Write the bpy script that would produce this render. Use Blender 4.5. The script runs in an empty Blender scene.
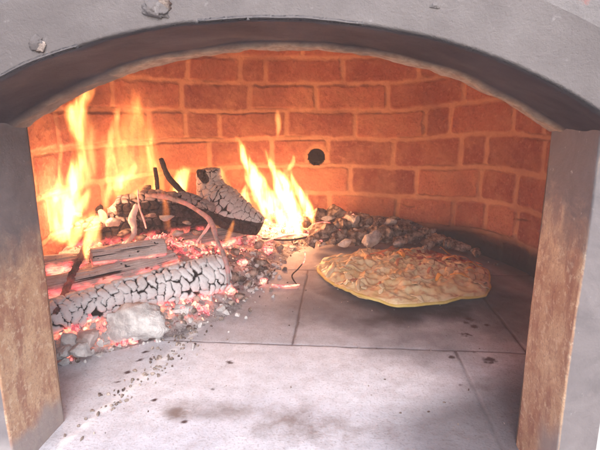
import bpy, math, random
import numpy as np
from mathutils import Vector, Matrix, noise as mn
random.seed(7); rng = np.random.default_rng(7)
D = bpy.data
sc = bpy.context.scene
C = sc.collection

# ------------------------------------------------------------------ camera model (used to read positions off the photograph)
F, H, PT, YW = 480., .29, math.radians(13), math.radians(4.64)
def ray(px, py):
    a = (px-300)/F; b = (225-py)/F
    f = math.cos(PT)+b*math.sin(PT); z = -math.sin(PT)+b*math.cos(PT)
    return (a*math.cos(YW)-f*math.sin(YW), a*math.sin(YW)+f*math.cos(YW), z)
def at_z(px, py, z=0.):
    r = ray(px, py); t = (z-H)/r[2]; return Vector((r[0]*t, r[1]*t, z))
def at_y(px, py, y):
    r = ray(px, py); t = y/r[1]; return Vector((r[0]*t, y, H+r[2]*t))

# ------------------------------------------------------------------ small helpers
def link(o, parent=None):
    C.objects.link(o)
    if parent is not None: o.parent = parent
    return o
def mesh_obj(name, verts, faces, mat, parent=None, smooth=True, attrs=None, loc=None):
    verts = np.asarray(verts, dtype=np.float64)
    if loc is not None: verts = verts-np.array(loc)
    me = D.meshes.new(name)
    me.from_pydata(verts.tolist(), [], faces if isinstance(faces, list) else faces.tolist())
    if attrs:
        for k, v in attrs.items():
            a = me.attributes.new(k, 'FLOAT', 'POINT'); a.data.foreach_set('value', np.asarray(v, dtype=np.float32).ravel())
    me.polygons.foreach_set('use_smooth', [smooth]*len(me.polygons))
    me.update()
    if mat: me.materials.append(mat)
    o = D.objects.new(name, me)
    if loc is not None: o.location = loc
    return link(o, parent)
def empty(name, label, cat, loc=(0, 0, 0), group=None):
    o = D.objects.new(name, None); o.empty_display_size = .02; C.objects.link(o); o.location = loc
    return tag(o, label, cat, group)
def tag(o, label, cat, group=None, kind=None):
    if label: o['label'] = label
    if cat: o['category'] = cat
    if group: o['group'] = group
    if kind: o['kind'] = kind
    return o
def grid_faces(nu, nv, wrap=False):
    i, j = np.meshgrid(np.arange(nu if wrap else nu-1), np.arange(nv-1), indexing='ij')
    a = i*nv+j; b = ((i+1) % nu)*nv+j
    return np.stack([a, b, b+1, a+1], -1).reshape(-1, 4)
def sstep(a, b, x):
    t = np.clip((x-a)/(b-a), 0, 1); return t*t*(3-2*t)
# vectorised value noise
_P = rng.random(4096)
def vnoise(x, y, z=0.):
    x, y, z = np.broadcast_arrays(np.asarray(x, float), np.asarray(y, float), np.asarray(z, float))
    xi, yi, zi = np.floor(x).astype(int), np.floor(y).astype(int), np.floor(z).astype(int)
    fx, fy, fz = x-xi, y-yi, z-zi
    fx, fy, fz = [t*t*(3-2*t) for t in (fx, fy, fz)]
    def h(a, b, c): return _P[((a*73856093) ^ (b*19349663) ^ (c*83492791)) & 4095]
    r = 0
    for da in (0, 1):
        for db in (0, 1):
            for dc in (0, 1):
                w = (fx if da else 1-fx)*(fy if db else 1-fy)*(fz if dc else 1-fz)
                r = r+w*h(xi+da, yi+db, zi+dc)
    return r
def fbm(x, y, z=0., o=4):
    r = 0; a = .5
    for k in range(o):
        r = r+a*vnoise(x*2**k+17*k, np.asarray(y)*2**k+5*k, np.asarray(z)*2**k+9*k); a *= .5
    return r/(1-.5**o)
def voro(x, y, seed=0, jit=.9):
    """F1, F2 and a cell random on a jittered 2-D grid"""
    xi, yi = np.floor(x).astype(int), np.floor(y).astype(int)
    f1 = np.full(x.shape, 9.); f2 = np.full(x.shape, 9.); cid = np.zeros(x.shape)
    for a in (-1, 0, 1):
        for b in (-1, 0, 1):
            cx, cy = xi+a, yi+b
            h1 = _P[((cx*73856093) ^ (cy*19349663) ^ (seed*777)) & 4095]; h2 = _P[((cx*83492791) ^ (cy*29349667) ^ (seed*991)) & 4095]
            d = np.hypot(cx+.5+(h1-.5)*jit-x, cy+.5+(h2-.5)*jit-y)
            m = d < f1
            f2 = np.where(m, f1, np.minimum(f2, d)); cid = np.where(m, (h1*7.3+h2*3.1) % 1, cid); f1 = np.where(m, d, f1)
    return f1, f2, cid

# ------------------------------------------------------------------ material helper
class M:
    def __init__(s, name):
        s.m = D.materials.new(name); s.m.use_nodes = True; s.t = s.m.node_tree; s.t.nodes.clear()
        s.out = s.n('ShaderNodeOutputMaterial')
    def n(s, t, **k):
        x = s.t.nodes.new(t)
        for a, b in k.items():
            if hasattr(x, a): setattr(x, a, b)
        return x
    def l(s, a, b): s.t.links.new(a, b)
    def coord(s): return s.n('ShaderNodeTexCoord').outputs['Object']
    def noise(s, scale, detail=6, rough=.6, vec=None, dist=0):
        x = s.n('ShaderNodeTexNoise'); x.inputs['Scale'].default_value = scale; x.inputs['Detail'].default_value = detail
        x.inputs['Roughness'].default_value = rough; x.inputs['Distortion'].default_value = dist
        s.l(vec if vec is not None else s.coord(), x.inputs['Vector']); return x.outputs['Fac']
    def voronoi(s, scale, feature='F1', vec=None):
        x = s.n('ShaderNodeTexVoronoi'); x.feature = feature; x.inputs['Scale'].default_value = scale
        s.l(vec if vec is not None else s.coord(), x.inputs['Vector']); return x.outputs['Distance']
    def attr(s, name):
        x = s.n('ShaderNodeAttribute'); x.attribute_name = name; return x.outputs['Fac']
    def val(s, x, inp):
        if hasattr(x, 'is_linked') or hasattr(x, 'links'): s.l(x, inp)
        else: inp.default_value = x
    def math(s, op, a, b=0., c=None, clamp=False):
        x = s.n('ShaderNodeMath'); x.operation = op; x.use_clamp = clamp
        s.val(a, x.inputs[0]); s.val(b, x.inputs[1])
        if c is not None: s.val(c, x.inputs[2])
        return x.outputs[0]
    def ramp(s, fac, stops):
        x = s.n('ShaderNodeValToRGB'); s.l(fac, x.inputs[0]); e = x.color_ramp.elements
        while len(e) < len(stops): e.new(.5)
        for q, (p, c) in zip(e, stops):
            q.position = p; q.color = (c, c, c, 1) if isinstance(c, (int, float)) else (*c, 1)
        return x.outputs[0]
    def mix(s, fac, a, b, mode='MIX'):
        x = s.n('ShaderNodeMix'); x.data_type = 'RGBA'; x.blend_type = mode
        s.val(fac, x.inputs[0])
        for v, i in ((a, 6), (b, 7)):
            if isinstance(v, tuple): x.inputs[i].default_value = (*v, 1)
            else: s.l(v, x.inputs[i])
        return x.outputs[2]
    def bsdf(s, color, rough=.9, bump=None, bdist=.001, bstr=1., spec=.3, emis=None, estr=None, extra=None):
        b = s.n('ShaderNodeBsdfPrincipled')
        if isinstance(color, tuple): b.inputs['Base Color'].default_value = (*color, 1)
        else: s.l(color, b.inputs['Base Color'])
        s.val(rough, b.inputs['Roughness']); b.inputs['Specular IOR Level'].default_value = spec
        if bump is not None:
            x = s.n('ShaderNodeBump'); x.inputs['Strength'].default_value = bstr; x.inputs['Distance'].default_value = bdist
            s.l(bump, x.inputs['Height']); s.l(x.outputs[0], b.inputs['Normal'])
        if emis is not None:
            if isinstance(emis, tuple): b.inputs['Emission Color'].default_value = (*emis, 1)
            else: s.l(emis, b.inputs['Emission Color'])
            s.val(estr, b.inputs['Emission Strength'])
        if extra:
            for k, v in extra.items(): s.val(v, b.inputs[k])
        s.l(b.outputs[0], s.out.inputs[0]); return s.m

# ---- materials
def m_brick():
    m = M('sooty_red_brick')
    mort, tone, soot_shade = m.attr('mort'), m.attr('tone'), m.attr('soot_shade')
    nz = m.noise(38, 8, .65); nf = m.noise(260, 4, .6); big = m.noise(7, 3, .5)
    c = m.ramp(tone, [(0, (.25, .078, .062)), (.5, (.37, .122, .088)), (1, (.49, .205, .140))])
    c = m.mix(m.math('MULTIPLY', m.ramp(nz, [(.42, 0.), (.68, 1.)]), .4), c, (.46, .22, .16))
    c = m.mix(m.math('MULTIPLY', m.ramp(nf, [(.50, 0.), (.66, 1.)]), .5), c, (.17, .05, .04)); c = m.mix(m.math('MULTIPLY', m.ramp(m.noise(110, 6, .75), [(.54, 0.), (.64, 1.)]), .45), c, (.60, .34, .22))
    mo = m.mix(m.ramp(nz, [(.35, 0.), (.65, 1.)]), (.50, .27, .175), (.62, .37, .25))
    c = m.mix(mort, c, mo)
    c = m.mix(m.math('MULTIPLY', m.ramp(m.noise(16, 7, .7), [(.44, 0.), (.66, 1.)]), .5), c, (.52, .30, .19))
    c = m.mix(m.math('MULTIPLY', m.ramp(big, [(.48, 0.), (.70, 1.)]), .45), c, (.20, .075, .06))
    c = m.mix(soot_shade, c, (.035, .018, .016))
    h = m.math('ADD', m.math('MULTIPLY', nz, .7), m.math('MULTIPLY', nf, .3))
    return m.bsdf(c, .95, h, .0034, 1., .12)
def m_tile():
    m = M('fireclay_tile')
    n1 = m.noise(5.5, 6, .6, dist=.4); n2 = m.noise(42, 8, .7); n3 = m.noise(420, 3, .6)
    c = m.mix(m.ramp(n1, [(.32, 0.), (.66, 1.)]), (.60, .59, .655), (.80, .785, .83))
    c = m.mix(m.math('MULTIPLY', m.ramp(n2, [(.44, 0.), (.66, 1.)]), .5), c, (.42, .37, .38))
    n5 = m.noise(160, 5, .75); c = m.mix(m.math('MULTIPLY', m.ramp(n5, [(.60, 0.), (.68, 1.)]), .45), c, (.28, .23, .23)); c = m.mix(m.math('MULTIPLY', m.ramp(n5, [(.30, 1.), (.38, 0.)]), .5), c, (.84, .82, .82))
    c = m.mix(m.math('MULTIPLY', m.ramp(n3, [(.54, 0.), (.66, 1.)]), .45), c, (.3, .25, .25))
    c = m.mix(m.math('MULTIPLY', m.attr('warm'), m.ramp(n2, [(.30, .25), (.60, 1.)])), c, (.20, .135, .11))
    c = m.mix(m.attr('soot_shade'), c, (.035, .022, .027))  # soot stains, plus the pizza's shade painted into the tile colour
    c = m.mix(m.attr('dust'), c, (.80, .78, .79))
    c = m.mix(m.attr('spot'), c, (.07, .03, .03))
    h = m.math('ADD', m.math('MULTIPLY', n2, .7), m.math('MULTIPLY', n3, .3))
    return m.bsdf(c, .8, h, .0018, .9, .35)
def m_steel():
    m = M('rusting_painted_steel')
    r = m.attr('rust'); n1 = m.noise(34, 8, .7, dist=.6); n2 = m.noise(170, 5, .7); n3 = m.noise(600, 3, .6)
    paint = m.mix(m.ramp(n1, [(.35, 0.), (.7, 1.)]), (.155, .134, .136), (.235, .202, .200))
    paint = m.mix(m.ramp(n2, [(.66, 0.), (.70, 1.)]), paint, (.42, .38, .36))
    mp = m.n('ShaderNodeMapping'); mp.inputs['Scale'].default_value = (1, 1, .3); m.l(m.coord(), mp.inputs[0])
    n4 = m.noise(60, 6, .7, mp.outputs[0])
    rust = m.mix(m.ramp(n1, [(.36, 0.), (.62, 1.)]), (.46, .24, .14), (.66, .44, .27))
    rust = m.mix(m.math('MULTIPLY', m.ramp(n4, [(.48, 0.), (.60, 1.)]), .75), rust, (.33, .13, .085))
    rust = m.mix(m.math('MULTIPLY', m.ramp(n2, [(.54, 0.), (.62, 1.)]), .6), rust, (.76, .58, .40)); rust = m.mix(m.math('MULTIPLY', m.ramp(n3, [(.55, 0.), (.65, 1.)]), .5), rust, (.26, .11, .10))
    lim = m.math('ADD', r, m.math('MULTIPLY', m.math('SUBTRACT', n1, .5), .9))
    f = m.ramp(lim, [(.25, 0.), (.75, 1.)])
    c = m.mix(f, paint, rust)
    c = m.mix(m.attr('bare'), c, (.34, .30, .29))
    h = m.math('ADD', m.math('MULTIPLY', n2, .6), m.math('MULTIPLY', n3, .4))
    return m.bsdf(c, .62, h, .0009, .7, .35)
def m_cement():
    m = M('smoky_grey_cement')
    soot_shade, lip = m.attr('soot_shade'), m.attr('lip')
    n1 = m.noise(14, 6, .65, dist=.5); n2 = m.noise(130, 6, .7); n3 = m.noise(520, 3, .7)
    c = m.mix(m.ramp(n1, [(.35, 0.), (.68, 1.)]), (.138, .118, .115), (.212, .186, .180))
    c = m.mix(m.math('MULTIPLY', m.ramp(n2, [(.62, 0.), (.70, 1.)]), .3), c, (.45, .42, .41))
    c = m.mix(m.math('MULTIPLY', m.ramp(n3, [(.62, 0.), (.7, 1.)]), .6), c, (.16, .12, .13))
    s2 = m.mix(m.ramp(n1, [(.4, 0.), (.65, 1.)]), (.034, .024, .030), (.080, .060, .064))
    c = m.mix(soot_shade, c, s2)
    l2 = m.mix(m.ramp(n2, [(.4, 0.), (.6, 1.)]), (.40, .24, .15), (.60, .41, .27))
    c = m.mix(lip, c, l2)
    h = m.math('ADD', m.math('MULTIPLY', n2, .65), m.math('MULTIPLY', n3, .35))
    return m.bsdf(c, .8, h, .0013, .8, .3)
def m_plaster():
    m = M('pale_lime_plaster')
    n1 = m.noise(12, 6, .65); n2 = m.noise(140, 6, .7)
    c = m.mix(m.ramp(n1, [(.35, 0.), (.7, 1.)]), (.50, .47, .46), (.70, .68, .65))
    c = m.mix(m.attr('high'), c, m.mix(m.ramp(n1, [(.35, 0.), (.7, 1.)]), (.17, .15, .148), (.26, .235, .23)))
    c = m.mix(m.ramp(m.noise(30, 5, .7), [(.62, 0.), (.70, 1.)]), c, (.38, .17, .15))
    return m.bsdf(c, .9, n2, .002, .9, .2)
def m_char(name, ashc=(.88, .86, .87), ashc2=(.74, .71, .73), darkc=(.03, .022, .022)):
    """charred wood: attributes crack (1 in a crack), burn (1 black char, 0 white ash), glow (ember)"""
    m = M(name)
    crack, burn, glow, tone = m.attr('crack'), m.attr('burn'), m.attr('glow'), m.attr('tone')
    mp = m.n('ShaderNodeMapping'); mp.inputs['Scale'].default_value = (1, 1, 1); m.l(m.coord(), mp.inputs[0])
    n1 = m.noise(55, 7, .7, mp.outputs[0]); n2 = m.noise(330, 5, .7)
    a = m.mix(m.ramp(n1, [(.33, 0.), (.66, 1.)]), ashc2, ashc)
    a = m.mix(m.math('MULTIPLY', m.ramp(n2, [(.5, 0.), (.72, 1.)]), .35), m.mix(m.math('MULTIPLY', tone, .16), a, (.33, .30, .31)), (.30, .27, .28))
    b = m.mix(m.ramp(n2, [(.45, 0.), (.75, 1.)]), darkc, (.13, .11, .11))
    lim = m.math('ADD', burn, m.math('MULTIPLY', m.math('SUBTRACT', n1, .5), .7))
    c = m.mix(m.ramp(lim, [(.42, 0.), (.56, 1.)]), a, b)
    c = m.mix(m.ramp(crack, [(.22, 0.), (.66, 1.)]), c, (.018, .012, .012))
    g = m.math('MULTIPLY', glow, m.ramp(m.noise(48, 5, .7), [(.42, 0.), (.62, 1.)]))
    e = m.mix(m.ramp(n1, [(.4, 0.), (.65, 1.)]), (1., .075, .10), (1., .24, .13))
    h = m.math('ADD', m.math('MULTIPLY', n1, .5), m.math('MULTIPLY', n2, .5))
    return m.bsdf(c, .95, h, .0016, .8, .12, e, m.math('MULTIPLY', g, 2.2))
def m_ashbed():
    m = M('ash_and_embers')
    glow = m.attr('glow')
    n1 = m.noise(28, 7, .7); n2 = m.noise(120, 6, .75); n3 = m.noise(420, 4, .7)
    c = m.mix(m.ramp(n1, [(.38, 0.), (.62, 1.)]), (.20, .175, .18), (.50, .47, .475))
    c = m.mix(m.ramp(n2, [(.52, 0.), (.62, 1.)]), c, (.065, .05, .052))
    c = m.mix(m.math('MULTIPLY', m.ramp(n3, [(.55, 0.), (.65, 1.)]), .6), c, (.68, .65, .65))
    c = m.mix(m.attr('dark'), c, (.045, .028, .026))
    g = m.math('MULTIPLY', m.math('MULTIPLY', glow, m.ramp(n2, [(.44, 0.), (.62, 1.)])), m.ramp(m.noise(22, 4, .6), [(.40, .08), (.56, 1.)]))
    e = m.mix(m.ramp(n1, [(.4, 0.), (.62, 1.)]), (1., .06, .08), (1., .36, .14))
    h = m.math('ADD', m.math('MULTIPLY', n2, .6), m.math('MULTIPLY', n3, .4))
    return m.bsdf(c, .97, h, .003, .9, .1, e, m.math('MULTIPLY', g, 3.4))
def m_ember():
    m = M('glowing_ember')
    n1 = m.noise(90, 5, .7); n2 = m.noise(300, 4, .7)
    c = m.mix(m.ramp(n2, [(.4, 0.), (.6, 1.)]), (.10, .05, .05), (.5, .45, .45))
    e = m.mix(m.ramp(n1, [(.42, 0.), (.62, 1.)]), (1., .06, .10), (1., .30, .16))
    g = m.math('MULTIPLY', m.ramp(n1, [(.38, .12), (.6, 1.)]), 2.4)
    return m.bsdf(c, .9, n2, .002, .8, .1, e, g)
def m_simple(name, ca, cb, scale=60, rough=.7, bd=.001, spec=.3, extra=None, hi=(.35, .65)):
    m = M(name)
    n1 = m.noise(scale, 6, .65); n2 = m.noise(scale*5, 4, .65)
    c = m.mix(m.ramp(n1, [(hi[0], 0.), (hi[1], 1.)]), ca, cb)
    return m.bsdf(c, rough, n2, bd, .8, spec, extra=extra)
def m_cheese():
    m = M('melted_cheese_and_onion')
    n1 = m.noise(34, 6, .6, dist=.5); n2 = m.noise(95, 5, .6); red = m.attr('red')
    c = m.mix(m.ramp(n1, [(.36, 0.), (.62, 1.)]), (.84, .58, .27), (.93, .76, .49))
    c = m.mix(m.math('MULTIPLY', m.ramp(n2, [(.54, 0.), (.66, 1.)]), .6), c, (.62, .24, .09))
    lim = m.math('ADD', red, m.math('MULTIPLY', m.math('SUBTRACT', n2, .5), 1.3))
    c = m.mix(m.ramp(lim, [(.52, 0.), (.68, 1.)]), c, (.50, .10, .05))
    return m.bsdf(c, .42, n2, .0015, .6, .4)

MB, MT, MS, MC, MP = m_brick(), m_tile(), m_steel(), m_cement(), m_plaster()
MCH = m_char('ash_crusted_charcoal'); MCD = m_char('half_burnt_log', (.50, .45, .45), (.30, .25, .26))
MCP = m_char('pinkish_split_log', (.76, .64, .61), (.58, .45, .42))
MA, ME = m_ashbed(), m_ember()
MK = m_simple('pale_ash_lump', (.50, .47, .47), (.88, .85, .83), 70, .95, .003, .1)
MKD = m_simple('ash_dusted_coal', (.09, .058, .050), (.54, .44, .38), 60, .95, .003, .15, hi=(.42, .62))
MBLK = m_simple('soot_black_hollow', (.012, .008, .008), (.03, .02, .02), 60, .95)

# ------------------------------------------------------------------ the oven
OX, OY, OR = -.05, .786, .416                      # centre and radius of the round chamber
oven = empty('brick_oven', 'wood-fired brick oven with grey cement arch and rusty steel door jambs', 'oven', (OX, .39, 0))
OV = Vector(oven.location)
def part(name, verts, faces, mat, smooth=True, attrs=None, par=oven):
    return mesh_obj(name, np.asarray(verts)-np.array(OV), faces, mat, par, smooth, attrs)

# -- intrados profile of the arch
_ax = np.array([-.262, -.228, -.19, -.11, -.031, .046, .12, .162]); _az = np.array([.283, .302, .318, .337, .3415, .332, .304, .280])
_pf = np.polyfit(_ax, _az, 4)
def arch_z(x): return np.polyval(_pf, x)
ux = np.linspace(-.262, .163, 90); uz = arch_z(ux)
du = np.gradient(ux); dz = np.gradient(uz); L = np.hypot(du, dz); nx, nz = -dz/L, du/L   # outward normal

# -- chamber wall and dome : one displaced sheet, bricks and mortar in relief
def px_theta(px, py=150):
    r = ray(px, py); a = r[0]**2+r[1]**2; b = -2*(r[0]*OX+r[1]*OY); c = OX*OX+OY*OY-OR*OR
    t = (-b+math.sqrt(b*b-4*a*c))/(2*a); x, y = r[0]*t, r[1]*t
    return math.atan2(x-OX, y-OY), H+r[2]*t          # theta 0 = straight back, + to the right
row_px = [30, 58, 84, 111, 138.5, 166, 193, 219]
row_z = [px_theta(330, p)[1] for p in row_px]        # top to bottom
zz = sorted(row_z)
step = np.mean(np.diff(zz))
zlist = [zz[0]-2*step, zz[0]-step]+zz
joints_px = {0: [302, 372, 229], 1: [190, 241, 266, 342, 416], 2: [184, 251, 316, 386, 460, 525], 3: [150, 187, 220, 287, 354, 424, 449, 511],
             4: [148, 209, 272, 327, 394, 461, 487, 545], 5: [160, 222, 286, 351, 419, 484, 521], 6: [190, 262, 330, 400, 459, 492]}
def row_joints(k):
    js = sorted(px_theta(p)[0] for p in joints_px.get(k, [])) if k in joints_px else []
    rr = random.Random(100+k)
    if not js: js = [rr.uniform(-.1, .1)]
    w = .165/OR
    while js[-1] < math.pi+.5: js.append(js[-1]+w*rr.choice([1, 1.05, .95, .5]))
    while js[0] > -math.pi-.5: js.insert(0, js[0]-w*rr.choice([1, 1.05, .95, .5]))
    return np.array(js)
def brick_field(th, z):
    """height and masks on the (theta, z) sheet; th, z are arrays"""
    s = th*OR
    zz_ = z-.020*sstep(.35, 1.15, th)*1.0+.004*(fbm(s*9, z*4, 3.3, 2)-.5)
    s_ = s+.006*(fbm(s*22, z*22, 1.1, 3)-.5)
    zw = zz_+.007*(fbm(s*26, z*26, 7.7, 3)-.5)
    allrows = [zz[0]-3*step, zz[0]-2*step, zz[0]-step]+list(zz)
    while allrows[-1] < 1.3: allrows.append(allrows[-1]+step)
    allrows = np.array(allrows)
    ri = np.clip(np.searchsorted(allrows, zw)-1, 0, len(allrows)-2)
    dzr = np.minimum(zw-allrows[ri], allrows[ri+1]-zw)
    dj = np.full(s.shape, 1.); bid = np.zeros(s.shape)
    for r in np.unique(ri):
        m = ri == r
        k = (len(zz)-1)-(r-3)-1                        # index in joints_px (0 = top visible row)
        js = row_joints(int(k))*OR
        sv = s_[m]; ji = np.clip(np.searchsorted(js, sv)-1, 0, len(js)-2)
        dj[m] = np.minimum(sv-js[ji], js[ji+1]-sv)
        bid[m] = _P[(ji*131+int(r)*977) & 4095]
    d = np.minimum(dzr-.0045, dj-.0050)
    # rounded corners
    q = np.hypot(np.maximum(.012-dzr, 0), np.maximum(.012-dj, 0)); d = np.where((dzr < .012) & (dj < .012), np.minimum(d, .0075-q), d)
    d = d+.0050*(fbm(s*70, z*70, 2.2, 3)-.5)
    brick = sstep(-.0016, .0030, d)
    lc = np.exp(-((dzr-.0050+.003*(fbm(s*60, z*10, 8, 2)-.5))/.0013)**2)*sstep(.52, .64, fbm(s*7, z*16, 9, 3))
    return brick, bid, lc
nth, nph = 1000, 330
th = np.linspace(-math.pi, math.pi, nth); 
# profile: vertical to z=.34 then an elliptical dome
zs = np.concatenate([np.linspace(-.02, .30, 160), np.zeros(nph-160)])
rs = np.full(nph, OR); arc = np.linspace(0, math.pi/2, nph-159)[1:]
zs[160:] = .30+.33*np.sin(arc); rs[160:] = OR*np.maximum(np.cos(arc), .004)**.75
T, Z = np.meshgrid(th, zs, indexing='ij'); R_ = np.broadcast_to(rs, T.shape)
Lp = np.concatenate([[0], np.cumsum(np.hypot(np.diff(zs), np.diff(rs)))])-.02
ZP = np.broadcast_to(Lp, T.shape)
br, bid, dd = brick_field(T, ZP)
HX, HZ = None, None
hth, hz = px_theta(316.5, 157); hole = np.hypot((T-hth)*OR, Z-hz)
kk = np.where((hole > .0170) & (hole <= .0205), .0201/np.maximum(hole, 1e-6), np.where((hole > .0205) & (hole < .0240), .0211/np.maximum(hole, 1e-6), 1.))
T0 = T.copy(); Z0 = Z.copy(); T = hth+(T-hth)*kk; Z = hz+(Z-hz)*kk
ringn = sstep(.036, .026, hole+.004*(fbm(T*60, Z*140, 1, 2)-.5))
br2 = br*(1-ringn)
relief = .0021*br2*(.8+.4*bid)+.0030*(fbm(T*OR*60, ZP*60, 0, 4)-.5)+.0014*(fbm(T*OR*200, ZP*200, 0, 3)-.5)+.0022*(bid-.5)*br2
cr = 0
# cracks low on the right side
zc = .062+.020*(T-.6)+.014*(fbm(T*9, 0*T, 5, 3)-.5); crk = np.exp(-((ZP-zc-.018)/.0014)**2)*sstep(.45, .6, T)*sstep(1.45, 1.2, T)*sstep(.38, .5, fbm(T*6, ZP*10, 2, 2))
relief = relief-.004*crk-.002*dd
depth = np.where(hole < .0205, -.06, 0)
rad = R_-relief*(R_/OR)-depth
X = OX+rad*np.sin(T); Y = OY+rad*np.cos(T)
sb = sstep(.050, .012, ZP-.024*(fbm(T*7, ZP*9, 4, 3)-.5)-.018*sstep(.5, 1.0, T))
soot_shade = np.clip(np.maximum(.45*dd+sb*.95*sstep(-.1, .5, T)+.7*sb*sstep(.1, -.3, T), crk*.9), 0, 1)
soot_shade = np.maximum(soot_shade, np.where(hole < .0225, 1., 0))
soot_shade = np.maximum(soot_shade, .5*sstep(.46, .70, ZP))
V = np.stack([X, Y, Z], -1).reshape(-1, 3)
fc = grid_faces(nth, nph)
cen = V[fc].mean(1)
keep = ~((cen[:, 1] < .475) & (cen[:, 2] < .352))
part('brick_wall', V, fc[keep][:, ::-1], MB, True, {'mort': (1-br2).ravel(), 'tone': bid.ravel(), 'soot_shade': soot_shade.ravel()})

# -- arch : cement barrel with sooty soffit and a mortar lip at the back
YF, YB = .290, .392
sec = []                                            # cross-section: list of (offset outward, y, soot, lip)
for t in np.linspace(0, 1, 14): sec.append((.036*(1-t)+.0005, YF, 0, 0))
for t in np.linspace(0, 1, 8)[1:]: a = t*math.pi/2; sec.append((.004*(1-math.sin(a))-.0, YF+.004*(1-math.cos(a)), t, 0))
for t in np.linspace(0, 1, 40)[1:]:
    y = YF+.004+(YB-.004-YF)*t; lip = float(sstep(YB-.026, YB-.018, y)); sec.append((-.0032*lip, y, 1, lip))
sec.append((.02, YB+.004, 1, 1)); sec.append((.05, YB+.004, 1, 0))
na = 220; us = np.linspace(0, 1, na); gx = np.interp(us, np.linspace(0, 1, 90), ux); gz = arch_z(gx)
gnx = np.interp(us, np.linspace(0, 1, 90), nx); gnz = np.interp(us, np.linspace(0, 1, 90), nz)
# extend ends straight down a little beyond the spring so that the arch sits on the jambs
so_, sy, ss, sl_ = [np.array(c)[None, :] for c in zip(*sec)]
U2 = us[:, None]; NF = lambda a, b, c, o: fbm(a, b, c, o)
w = .0026*(NF(U2*16, sy*40, 3, 3)-.5)*np.where(sy > YF, 1, .5); lipn = sl_*(.0030*(NF(U2*40, sy*60, 8, 3)-.5))
oo = so_+w-lipn; G = gx[:, None]; GZ_ = gz[:, None]
yy = sy+np.where(sy == YF, .0016*(NF(G*22, (GZ_+so_)*22, 1, 4)-.5), 0)
V = np.stack([G+gnx[:, None]*oo, yy+0*G, GZ_+gnz[:, None]*oo], -1).reshape(-1, 3)
so = np.where(sy > YF+.001, np.clip(ss*(1-.45*sl_)*(.75+.5*NF(U2*9, sy*30, 6, 3)), 0, 1), 0*G).ravel()
li = (np.clip(sl_*(.35+1.1*NF(U2*12, sy*50, 2, 3)), 0, 1)*np.where(U2 < .2, .55, 1.)).ravel()
part('arch', V, grid_faces(na, len(sec)), MC, True, {'soot_shade': so, 'lip': li})

# -- front masonry around the arch
oxs = gx+gnx*.0365; ozs = gz+gnz*.0365
JW = .027
hole_pts = [(-.262-JW-.002, -.30), (-.262-JW-.002, .10)]+[(-.262-JW-.002, .27)]+[(x, z) for x, z in zip(oxs[4:-4:4], ozs[4:-4:4])]+[(.163+JW+.002, .27), (.163+JW+.002, .10), (.163+JW+.002, -.30)]
outer = []
for (x, z) in hole_pts:
    dx, dz_ = x-OX, z-.05
    if dz_ < -.2: outer.append((math.copysign(.75, dx)+OX, -.30)); continue
    k = min(.75/abs(dx) if dx else 9e9, .75/abs(dz_) if dz_ else 9e9); outer.append((OX+dx*k, .05+dz_*k))
V = []; nr = 26
for (a, b) in zip(hole_pts, outer):
    for j in range(nr):
        t = (j/(nr-1))**1.6; x = a[0]+(b[0]-a[0])*t; z = a[1]+(b[1]-a[1])*t
        yy = .334+.006*(float(fbm(x*14, z*14, 5, 4))-.5)
        if j == 0: V.append((x, .43, z))
        V.append((x, yy-(.008*math.exp(-(t/.004)) if z > .27 else 0), z))
nv = nr+1
part('facade', V, grid_faces(len(hole_pts), nv)[:, ::-1], MP, True, {'high': sstep(.20, .26, np.array(V)[:, 2])})
# -- inner front ring closing the gap between jambs and chamber
V = []; F_ = []
ring_i = [(-.262, -.02), (-.262, .283)]+list(zip(gx[::6], gz[::6]))+[(.163, .283), (.163, -.02)]
for (x, z) in ring_i:
    dx = x-OX; zt = max(z, 0)
    V += [(x+dx*.004, .3936, z+.003 if z > 0 else -.02), (OX+dx*2.1, .3975, z*2.1 if z > 0 else -.02), (OX+dx*2.1, .480, z*2.1 if z > 0 else -.02), (OX+dx*(1.36 if dx < 0 else 1.3), .480, z*1.06 if z > 0 else -.02)]
F_ = [[4*i+j, 4*i+(j+1) % 4, 4*i+4+(j+1) % 4, 4*i+4+j] for i in range(len(ring_i)-1) for j in range(4)]
part('inner_ring', V, F_, MB, False, {'mort': [1]*len(V), 'tone': [.5]*len(V), 'soot_shade': [.5]*len(V)})

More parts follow.
